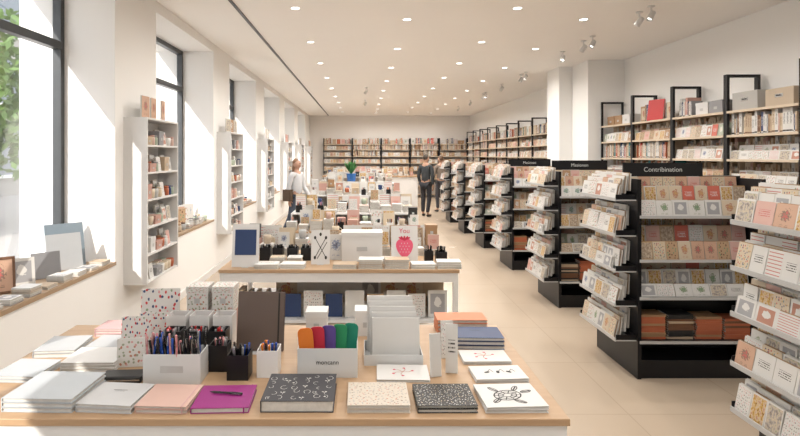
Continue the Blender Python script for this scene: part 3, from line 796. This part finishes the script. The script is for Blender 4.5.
# ------------------------------------------------------------ table 1 hero goods
HG = 'notebooks laid out on the front display table'
def hero(x, y, z, w, d, t, cover, label, yaw=0, band=None, deco=None, group=HG, pages=PAGES):
    e = thing('notebook', label, 'notebook', T(x, y, z) @ RZ(yaw), group)
    a, b = w / 2, d / 2
    c = MB(); c.box(-a, a, -b, b, 0, .0025, cover); c.box(-a, a, -b, b, t - .0025, t, cover, top=cover); c.box(-a, -a + .004, -b, b, .0025, t - .0025, cover)
    obj('cover', c, e, bevel=.0008)
    obj('page_block', MB().box(-a + .004, a - .005, -b + .005, b - .005, .0025, t - .0025, pages), e)
    if band: obj('elastic_band', MB().box(a - .022, a - .017, -b - .0008, b + .0008, t, t + .001, band).box(a - .022, a - .017, -b - .0015, -b, 0, t + .001, band), e)
    if deco:
        dm = MB(); deco(dm, t + .0006); obj('cover_illustration', dm, e)
    return e
GREYC = mat('charcoal_linen', (.045, .045, .052), .7, bump=.3, sc=200); MAG = mat('magenta_cover', (.27, .012, .17), .5, bump=.2, sc=200); OFFW = mat('pale_blue_grey_cover', (.44, .47, .495), .55)
CREAM2 = mat('pale_pink_cover', (.58, .39, .33), .6); TAUPE = mat('taupe_cover', (.115, .082, .068), .6); ORG = mat('peach_orange_cover', (.60, .22, .11), .6); PINKC = mat('soft_pink_cover', (.54, .33, .33), .6)
DOTS = art('cream_fine_floral_print', (.56, .50, .42), [mu_('brown'), mu_('grey'), mu_('terracotta')], 'flower', sc=15, margin=.02, thr=.20)
SPECK = art('black_speckled_print', (.018, .018, .018), [W_, Cc, W_], 'flower', sc=18, margin=.02, thr=.16)
FLOR = art('small_floral_print', (.64, .62, .60), [P['red'], P['sage'], P['navy'], P['pink'], P['red']], 'flower', sc=8, margin=.0, thr=.22)
WC = mat('white_cover', (.645, .64, .625), .5); LG2 = mat('light_grey_cover', (.51, .515, .52), .5)
BANDM = mat('brown_elastic', (.012, .01, .008), .6)
def pile(x, y, w, d, ts, cover, label, yaw=0, deco=None, z=.75, **k):
    for i, t in enumerate(ts):
        hero(x, y, z, w, d, t, cover, label, yaw + R.uniform(-1.5, 1.5), deco=deco if i == len(ts) - 1 else None, **k); z += t + .0012
def d_sym(d, z):
    rr = random.Random(4)
    for k in range(30):
        x = -.11 + .044 * (k % 6) + rr.uniform(-.012, .012); y = -.095 + .045 * (k // 6) + rr.uniform(-.012, .012); r = rr.uniform(.008, .014); a0 = rr.random() * 6
        if k % 4 == 3:
            d.stroke([(x, y - .014), (x + .004, y + .012)], .0018, z, WINK)
            for q in (-1, 1): d.ell(x + q * .006, y + .004, z, .006, .0028, WINK, q * .7, 8)
        else:
            d.stroke([(x + r * math.cos(a0 + t), y + r * math.sin(a0 + t) * 1.2) for t in [i * .6 for i in range(6 + k % 5)]], .0018, z, WINK)
        if k % 5 == 0: d.ell(x, y, z, r * .35, r * .3, WINK)
def d_shell(d, z):
    d.ring(-.01, -.005, z, .058, .042, INK, .0055, .3); d.ring(-.01, -.005, z, .040, .028, INK, .004, .3); d.ring(-.01, -.005, z, .02, .014, INK, .004, .3)
    for k in range(10):
        a = k * .628; ca, sa = math.cos(a), math.sin(a)
        d.stroke([(-.01 + .02 * ca, -.005 + .014 * sa), (-.01 + .056 * ca, -.005 + .040 * sa)], .004, z, INK)
    for x, y, a in ((-.055, .05, 2.2), (.038, .055, 1.0), (-.065, -.05, .8), (.025, -.062, -.6), (.075, .025, .3)):
        d.ring(x, y, z, .024, .010, INK, .004, a); d.stroke([(x - .02 * math.cos(a), y - .02 * math.sin(a)), (x + .02 * math.cos(a), y + .02 * math.sin(a))], .006, z, INK)
def d_red(d, z):
    for k in range(5): a = k * 1.1; d.stroke([(0, 0), (.03 * math.cos(a), .025 * math.sin(a)), (.045 * math.cos(a + .3), .04 * math.sin(a + .3))], .003, z, SP[3][1]); d.ell(.047 * math.cos(a + .3), .042 * math.sin(a + .3), z, .007, .006, REDM)
def d_birds(d, z):
    for k in range(3): x = -.05 + k * .05; d.ell(x, .0, z, .014, .008, INK, .4 + k); d.stroke([(x, 0), (x + .02, .03), (x + .03, .0)], .003, z, INK)
def d_title(d, z): d.stroke([(-.03, .03), (.03, .03)], .003, z, INK); d.stroke([(-.02, .02), (.02, .02)], .002, z, INK)
pile(-1.26, 2.20, .28, .26, (.018, .018, .016), OFFW, 'pale blue-grey notebook in a stack', -3)
pile(-.995, 2.165, .225, .20, (.018, .014), LG2, 'pale grey notebook in a small stack', -4, d_title)
pile(-.775, 2.16, .205, .20, (.016, .012), CREAM2, 'pale pink notebook with slim band', -3, band=PINKC)
hero(-.555, 2.165, .75, .225, .205, .022, MAG, 'magenta purple cloth notebook with elastic', 2, MAG)
hero(-.253, 2.20, .75, .285, .26, .045, GREYC, 'thick charcoal notebook with white drawn symbols', 0, None, d_sym)
pile(.065, 2.17, .245, .21, (.016, .014), DOTS, 'cream notebook with a fine floral pattern')
pile(.332, 2.165, .235, .20, (.016, .012), SPECK, 'black notebook speckled with white flecks')
pile(.60, 2.17, .245, .21, (.014, .010), WC, 'white notebook with fine black shell and leaf drawing', 2, d_shell)
pile(.615, 2.415, .235, .15, (.008, .008), WC, 'white sketchbook with small black bird drawings', 2, d_birds)
pile(.60, 2.62, .23, .15, (.008, .006), WC, 'white booklet with small red drawing', 1, d_red)
pile(.605, 2.83, .26, .18, (.02, .02, .018), NAVY, 'dark navy notebook in a stack', -2, d_title)
pile(.56, 3.04, .28, .15, (.02, .02, .02, .018), ORG, 'peach orange notebook in a stack', 0)
pile(.185, 2.43, .235, .17, (.012,), WC, 'white print with fine red drawing', 0, d_red)
pile(-1.27, 2.56, .25, .2, (.014, .014, .012), WC, 'white notebook in a neat stack', 2)
pile(-1.53, 2.44, .2, .2, (.014, .014), OFFW, 'pale notebook in a short stack', -4)
pile(-1.30, 2.79, .20, .18, (.016, .012), LG, 'pale grey notebook in a stack', 0)
pile(-1.35, 3.01, .24, .16, (.016, .014, .012), PINKC, 'soft pink notebook in a stack', 0)
pile(-1.53, 2.74, .20, .22, (.02, .014), LG, 'pale grey notebook in a short stack', 5)
bx = thing('pencil_case', 'flat black pencil case with zip', 'pencil case', T(-1.06, 2.37, .75) @ RZ(4))
obj('body', MB().box(-.09, .09, -.045, .045, 0, .032, SP[8][1]), bx, bevel=.008); obj('zip', MB().box(-.085, .085, -.047, -.0455, .014, .019, STEEL), bx)
obj('pen', VAR[('pen', 0)].mesh('pen'), None, T(-.625, 2.19, .7785) @ RZ(-8) @ RY(90), label='black pen lying on a magenta notebook', cat='pen')
obj('pen_holder', MB().openbox(-.125, .125, -.06, .06, 0, .13, ACRY).box(-.05, .05, -.0612, -.0601, .05, .08, LABEL), None, T(-.83, 2.385, .75), label='white rectangular holder packed with black pens', cat='pen holder', group='pen holders')
for i in range(48):
    x, y = -.115 + .23 * (i % 16) / 15, -.045 + .04 * (i // 16) + R.uniform(-.01, .01)
    pen(T(-.83 + x * .95, 2.385 + y, .755 + R.uniform(.03, .075)) @ RY(R.uniform(-8, 8)) @ RX(R.uniform(-6, 6)) @ RZ(R.uniform(0, 360)), 'black pens in the white holder', R.choice([0, 0, 4, 0, 5, 0, 1, 5]))
pen_cup(-.665, 2.50, .75, .085, .12, BLACK, [0, 0, 4, 5], 12)
pen_cup(-.552, 2.41, .75, .095, .11, BLACK, [0, 0, 4, 1, 3], 12)
pen_cup(-.425, 2.44, .75, .095, .12, PWHITE, [1, 2, 3, 1, 0, 3], 14, 'white pen cup with blue, red and orange pens')
for x in (-.93, -.82, -.71): pen_cup(x, 2.64, .75, .09, .14, BLACK, [0, 0, 5, 4, 2], 14)
for x in (-.96, -.84, -.72): pen_cup(x, 2.80, .75, .1, .17, PWHITE, [0, 4, 5, 2, 5], 14, 'white pen cup filled with pens')
for x, i in ((-.9, 5), (-.76, 3)): gbox(T(x, 2.97, .75), TG, i, 2)
for x, i in ((-.9, 5), (-.76, 5)): gbox(T(x, 2.97, .8905), TG, i, 2)
def standing(x, y, w, h, cover, label, yaw=0, tilt=8, t=.02, name='notebook', band=None, zz=.752):
    e = thing(name, label, 'notebook', T(x, y, zz) @ RZ(yaw) @ RX(-tilt), 'notebooks standing upright on the front display table')
    a = w / 2
    obj('cover', MB().box(-a, a, 0, .003, 0, h, cover, front=cover).box(-a, a, t - .003, t, 0, h, cover).box(-a, -a + .004, .003, t - .003, 0, h, cover), e)
    obj('page_block', MB().box(-a + .004, a - .004, .003, t - .003, .004, h - .004, PAGES), e)
    if band: obj('elastic_band', MB().box(a - .030, a - .022, -.0012, 0, 0, h, band), e)
def clear_stand(x, y, w, h, yaw=0):
    obj('book_stand', MB().box(-w / 2, w / 2, -.03, .12, 0, .004, ACRY).box(-w / 2, w / 2, .115, .12, .004, h, ACRY), None, T(x, y, .75) @ RZ(yaw), label='pale acrylic stand supporting a notebook', cat='stand', group='acrylic stands')
standing(-.52, 2.70, .24, .29, TAUPE, 'large brown notebook with dark elastic, standing upright', -4, 9, .025, band=BANDM, zz=.758); clear_stand(-.52, 2.70, .16, .2, -4)
standing(-1.09, 2.86, .20, .27, FLOR, 'white notebook printed with small coloured flowers', 4, 7, zz=.756); clear_stand(-1.09, 2.86, .12, .16, 4)
standing(-1.075, 2.75, .15, .18, FLOR, 'small flower-printed notebook standing upright', 6, 6, .02)
standing(-1.10, 2.58, .13, .21, FLOR, 'narrow flower-printed notebook standing upright', 8, 6, .02)
standing(-1.09, 2.51, .125, .13, ARTS[0][0], 'small flower-printed notebook standing upright', 8, 6, .02)
hb = thing('swatch_holder', 'white open box holder with printed label', 'box', T(-.155, 2.47, .75))
obj('body', MB().openbox(-.135, .135, -.075, .075, 0, .13, ACRY), hb)
tx = obj('lettering', text_mesh('moncann', .028, INK, .0004), hb); tx.matrix_local = T(0, -.0762, .06) @ RX(90)
for i, (n_, c) in enumerate([('orange', (.66, .18, .02)), ('red', (.48, .02, .045)), ('purple blue', (.10, .06, .26)), ('green', (.02, .25, .10)), ('teal green', (.01, .22, .14))]):
    m = mat(n_.replace(' ', '_') + '_fabric', c, .7)
    hw = .034; rr_ = .022; ht = .205
    pr = [(-hw, 0), (hw, 0)] + [(hw - rr_ + rr_ * math.cos(t), ht - rr_ + rr_ * math.sin(t)) for t in [math.pi / 2 * q / 4 for q in range(5)]] + [(-hw + rr_ + rr_ * math.cos(t), ht - rr_ + rr_ * math.sin(t)) for t in [math.pi / 2 + math.pi / 2 * q / 4 for q in range(5)]]
    mb = MB(); nn = len(pr); b0 = len(mb.v); mb.v += [(p[0], -.003, p[1]) for p in pr] + [(p[0], .003, p[1]) for p in pr]
    mb.face([b0 + k for k in range(nn)], m); mb.face([b0 + nn + k for k in reversed(range(nn))], m)
    for k in range(nn): mb.face([b0 + k, b0 + nn + k, b0 + nn + (k + 1) % nn, b0 + (k + 1) % nn], m)
    obj('bookmark_tab', mb, None, T(-.155 + (-.088 + .044 * i), 2.43 + .018 * i, .757) @ RY(-5 + 2.5 * i), label='%s rounded flat tab standing in white holder' % n_, cat='bookmark', group='colourful tabs in white holder')
for i in range(5): standing(.165 - .006 * i, 2.585 + .032 * i, .23 - .01 * (i % 2), .20 + .018 * i, WC, 'plain white planner standing in a row', 0, 5, .02, zz=.756)
obj('planner_tray', MB().openbox(-.14, .14, -.03, .18, 0, .05, ACRY), None, T(.15, 2.56, .75), label='low white tray holding upright planners', cat='tray')
standing(.335, 2.40, .05, .19, WC, 'slim white booklet standing upright', 15, 4, .012)
standing(.41, 2.44, .055, .22, ARTS[4][0], 'slim white printed booklet standing upright', -10, 4, .012)
standing(.42, 2.62, .06, .18, ARTS[11][0], 'slim dotted booklet standing upright', 5, 4, .012)
for i in range(2): gbox(T(.02 + i * .17, 3.0, .75), TG, [0, 5][i], 2)
gbox(T(-.25, 2.75, .75), TG, 0, 0); gbox(T(-.25, 2.98, .75), TG, 0, 2)

# ------------------------------------------------------------ people
def skin(name, V, E, m, sub=1):
    me = bpy.data.meshes.new(name); me.from_pydata([v[0] for v in V], E, []); o = bpy.data.objects.new(name, me); LINK(o)
    sk = o.modifiers.new('Skin', 'SKIN'); sk.use_smooth_shade = True
    for i, v in enumerate(V):
        r = v[1] if isinstance(v[1], tuple) else (v[1], v[1]); me.skin_vertices[0].data[i].radius = r
    me.skin_vertices[0].data[0].use_root = True
    ss = o.modifiers.new('Sub', 'SUBSURF'); ss.levels = sub; ss.render_levels = sub
    bpy.context.view_layer.update()
    nm = bpy.data.meshes.new_from_object(o.evaluated_get(bpy.context.evaluated_depsgraph_get())); bpy.data.objects.remove(o)
    nm.materials.clear(); nm.materials.append(m)
    for p in nm.polygons: p.use_smooth = True; p.material_index = 0
    return nm
SKINM = mat('skin', (.46, .27, .19), .55)
def person(label, x, y, yaw, H, topc, legc, hairc, stride=.0, arm=.1, longhair=False, bag=False):
    e = thing('person', label, 'person', T(x, y, 0) @ RZ(yaw) @ Matrix.Scale(H / 1.75, 4))
    tm = mat('top_fabric', topc, .8); lm = mat('trouser_fabric', legc, .8); hm = mat('hair', hairc, .6); shm = mat('shoe_leather', (.03, .03, .03), .4)
    def leg(s, st):
        return {'hip': (s * .09, 0, .90), 'knee': (s * .10, -.03 - st * .5, .50), 'ank': (s * .10, .02 - st + (.06 if st < 0 else 0), .09), 'toe': (s * .115, -.13 - st, .035)}
    def armp(s, a):
        sh = (s * .175, 0, 1.42); el = (s * .225, .03 - a * .3, 1.13); wr = (s * .22, -.04 - a, .90); pm = (s * .215, -.06 - a * 1.1, .83); return sh, el, wr, pm
    V = [((0, 0, .95), .12), ((0, 0, 1.12), (.12, .09)), ((0, 0, 1.30), (.14, .10)), ((0, .005, 1.44), (.10, .08)), ((0, 0, 1.51), .05), ((0, -.01, 1.56), .055), ((0, -.015, 1.62), (.072, .085)), ((0, -.01, 1.68), (.075, .09)), ((0, 0, 1.73), (.045, .05))]
    E = [(i, i + 1) for i in range(8)]
    V.append(((0, -.108, 1.625), .012)); E.append((6, 9))
    for s in (1, -1): V.append(((s * .082, .0, 1.63), .012)); E.append((6, len(V) - 1))
    for s, a in ((1, arm), (-1, -arm * .4)):
        sh, el, wr, pm = armp(s, a); b = len(V)
        V += [(sh, .052), (el, .040), (wr, .025), (pm, (.022, .034))]; E += [(3, b), (b, b + 1), (b + 1, b + 2), (b + 2, b + 3)]
        for k in range(4):
            oy = -.03 + .02 * k; L = (.062, .072, .068, .055)[k]; c = len(V)
            V += [((pm[0], pm[1] + oy, pm[2] - .035), .009), ((pm[0] - s * .008, pm[1] + oy, pm[2] - .035 - L * .5), .008), ((pm[0] - s * .02, pm[1] + oy, pm[2] - .035 - L), .007)]
            E += [(b + 3, c), (c, c + 1), (c + 1, c + 2)]
        c = len(V); V += [((pm[0] - s * .01, pm[1] - .05, pm[2] + .005), .010), ((pm[0] - s * .02, pm[1] - .065, pm[2] - .03), .008)]; E += [(b + 3, c), (c, c + 1)]
    for s, st in ((1, stride), (-1, -stride)):
        L = leg(s, st); b = len(V); V += [(L['hip'], .085), (L['knee'], .056), (L['ank'], .035), (L['toe'], .03)]; E += [(0, b), (b, b + 1), (b + 1, b + 2), (b + 2, b + 3)]
    obj('body', skin('body', V, E, SKINM), e)
    V = [((0, 0, .93), (.16, .125)), ((0, 0, 1.12), (.145, .11)), ((0, 0, 1.30), (.165, .12)), ((0, .005, 1.43), (.12, .09)), ((0, .0, 1.49), (.06, .06))]; E = [(0, 1), (1, 2), (2, 3), (3, 4)]
    for s, a in ((1, arm), (-1, -arm * .4)):
        sh, el, wr, pm = armp(s, a); b = len(V); V += [(sh, .068), (el, .055), (wr, .042)]; E += [(3, b), (b, b + 1), (b + 1, b + 2)]
    obj('jacket', skin('jacket', V, E, tm), e, label='loose long-sleeved top')
    V = [((0, 0, .95), (.135, .12))]; E = []
    for s, st in ((1, stride), (-1, -stride)):
        L = leg(s, st); b = len(V); V += [(L['hip'], .098), (L['knee'], .072), ((L['ank'][0], L['ank'][1], .11), .055)]; E += [(0, b), (b, b + 1), (b + 1, b + 2)]
    obj('trousers', skin('trousers', V, E, lm), e)
    for s, st in ((1, stride), (-1, -stride)):
        L = leg(s, st); ax, ay, _ = L['ank']; tx, ty, _ = L['toe']
        obj('shoe', skin('shoe', [((ax, ay + .03, .045), .042), ((ax, ay - .05, .045), .044), ((tx, ty - .02, .036), .034)], [(0, 1), (1, 2)], shm), e)
    V = [((0, .035, 1.60), (.075, .06)), ((0, .03, 1.67), (.088, .085)), ((0, .005, 1.725), (.075, .085)), ((0, -.03, 1.745), (.045, .05))]; E = [(0, 1), (1, 2), (2, 3)]
    if longhair: V += [((0, .06, 1.52), (.07, .045)), ((0, .075, 1.40), (.055, .03))]; E += [(0, 4), (4, 5)]
    obj('hair', skin('hair', V, E, hm), e)
    ey = MB().lathe([(.0001, -.009), (.007, -.006), (.009, 0), (.007, .006), (.0001, .009)], INK, 8).mesh('eye')
    for s in (.028, -.028): obj('eye', ey, e).location = (s, -.092, 1.655)
    obj('mouth', MB().box(-.02, .02, -.104, -.095, 1.585, 1.592, mat('lips', (.45, .15, .13), .5)), e)
    if bag: obj('shoulder_bag', MB().box(-.30, -.2, -.05, .15, .85, 1.1, mat('bag_leather', (.08, .05, .03), .5)).tube([(-.25, .05, 1.1), (-.19, .03, 1.35), (-.1, .0, 1.5), (.05, -.02, 1.48)], .01, BLACK), e)
person('person in dark jacket and black trousers standing in the aisle', 1.82, 15.2, 150, 1.75, (.035, .04, .045), (.02, .02, .025), (.05, .035, .025), .04, .1)
person('person in grey-brown coat standing behind another shopper', 2.42, 16.4, 200, 1.72, (.20, .16, .13), (.05, .05, .06), (.10, .06, .035), .02, .2)
person('person with light brown hair in white top and dark jeans walking', -1.36, 11.1, 60, 1.66, (.56, .57, .59), (.06, .08, .12), (.24, .13, .07), .22, .2, True, True)
flush()

# ------------------------------------------------------------ light
w = bpy.data.worlds.new('daylight'); scene.world = w; w.use_nodes = True; nt = w.node_tree
bg = nt.nodes['Background']; tcw = nt.nodes.new('ShaderNodeTexCoord'); sp = nt.nodes.new('ShaderNodeSeparateXYZ'); rp = nt.nodes.new('ShaderNodeValToRGB')
rp.color_ramp.elements[0].position = .0; rp.color_ramp.elements[0].color = (1, .98, .95, 1); rp.color_ramp.elements[1].position = .6; rp.color_ramp.elements[1].color = (.82, .89, 1, 1)
nt.links.new(tcw.outputs['Generated'], sp.inputs[0]); nt.links.new(sp.outputs[2], rp.inputs[0]); nt.links.new(rp.outputs[0], bg.inputs[0]); bg.inputs[1].default_value = 3.3
sd = bpy.data.lights.new('sun', 'SUN'); sd.energy = 7.5; sd.angle = math.radians(.5); sd.color = (1, .94, .86)
so = bpy.data.objects.new('sun', sd); LINK(so); so.rotation_euler = Vector((.42, .80, -.56)).to_track_quat('-Z', 'Y').to_euler()

cd = bpy.data.cameras.new('camera'); cd.lens = 24; cd.sensor_width = 36; cd.shift_x = (400 - VX) / 800; cd.shift_y = -(218 - VY) / 800; cd.clip_start = .05; cd.clip_end = 200
co = bpy.data.objects.new('camera', cd); LINK(co); co.location = (0, 0, CH); co.rotation_euler = (math.radians(90), 0, 0); scene.camera = co
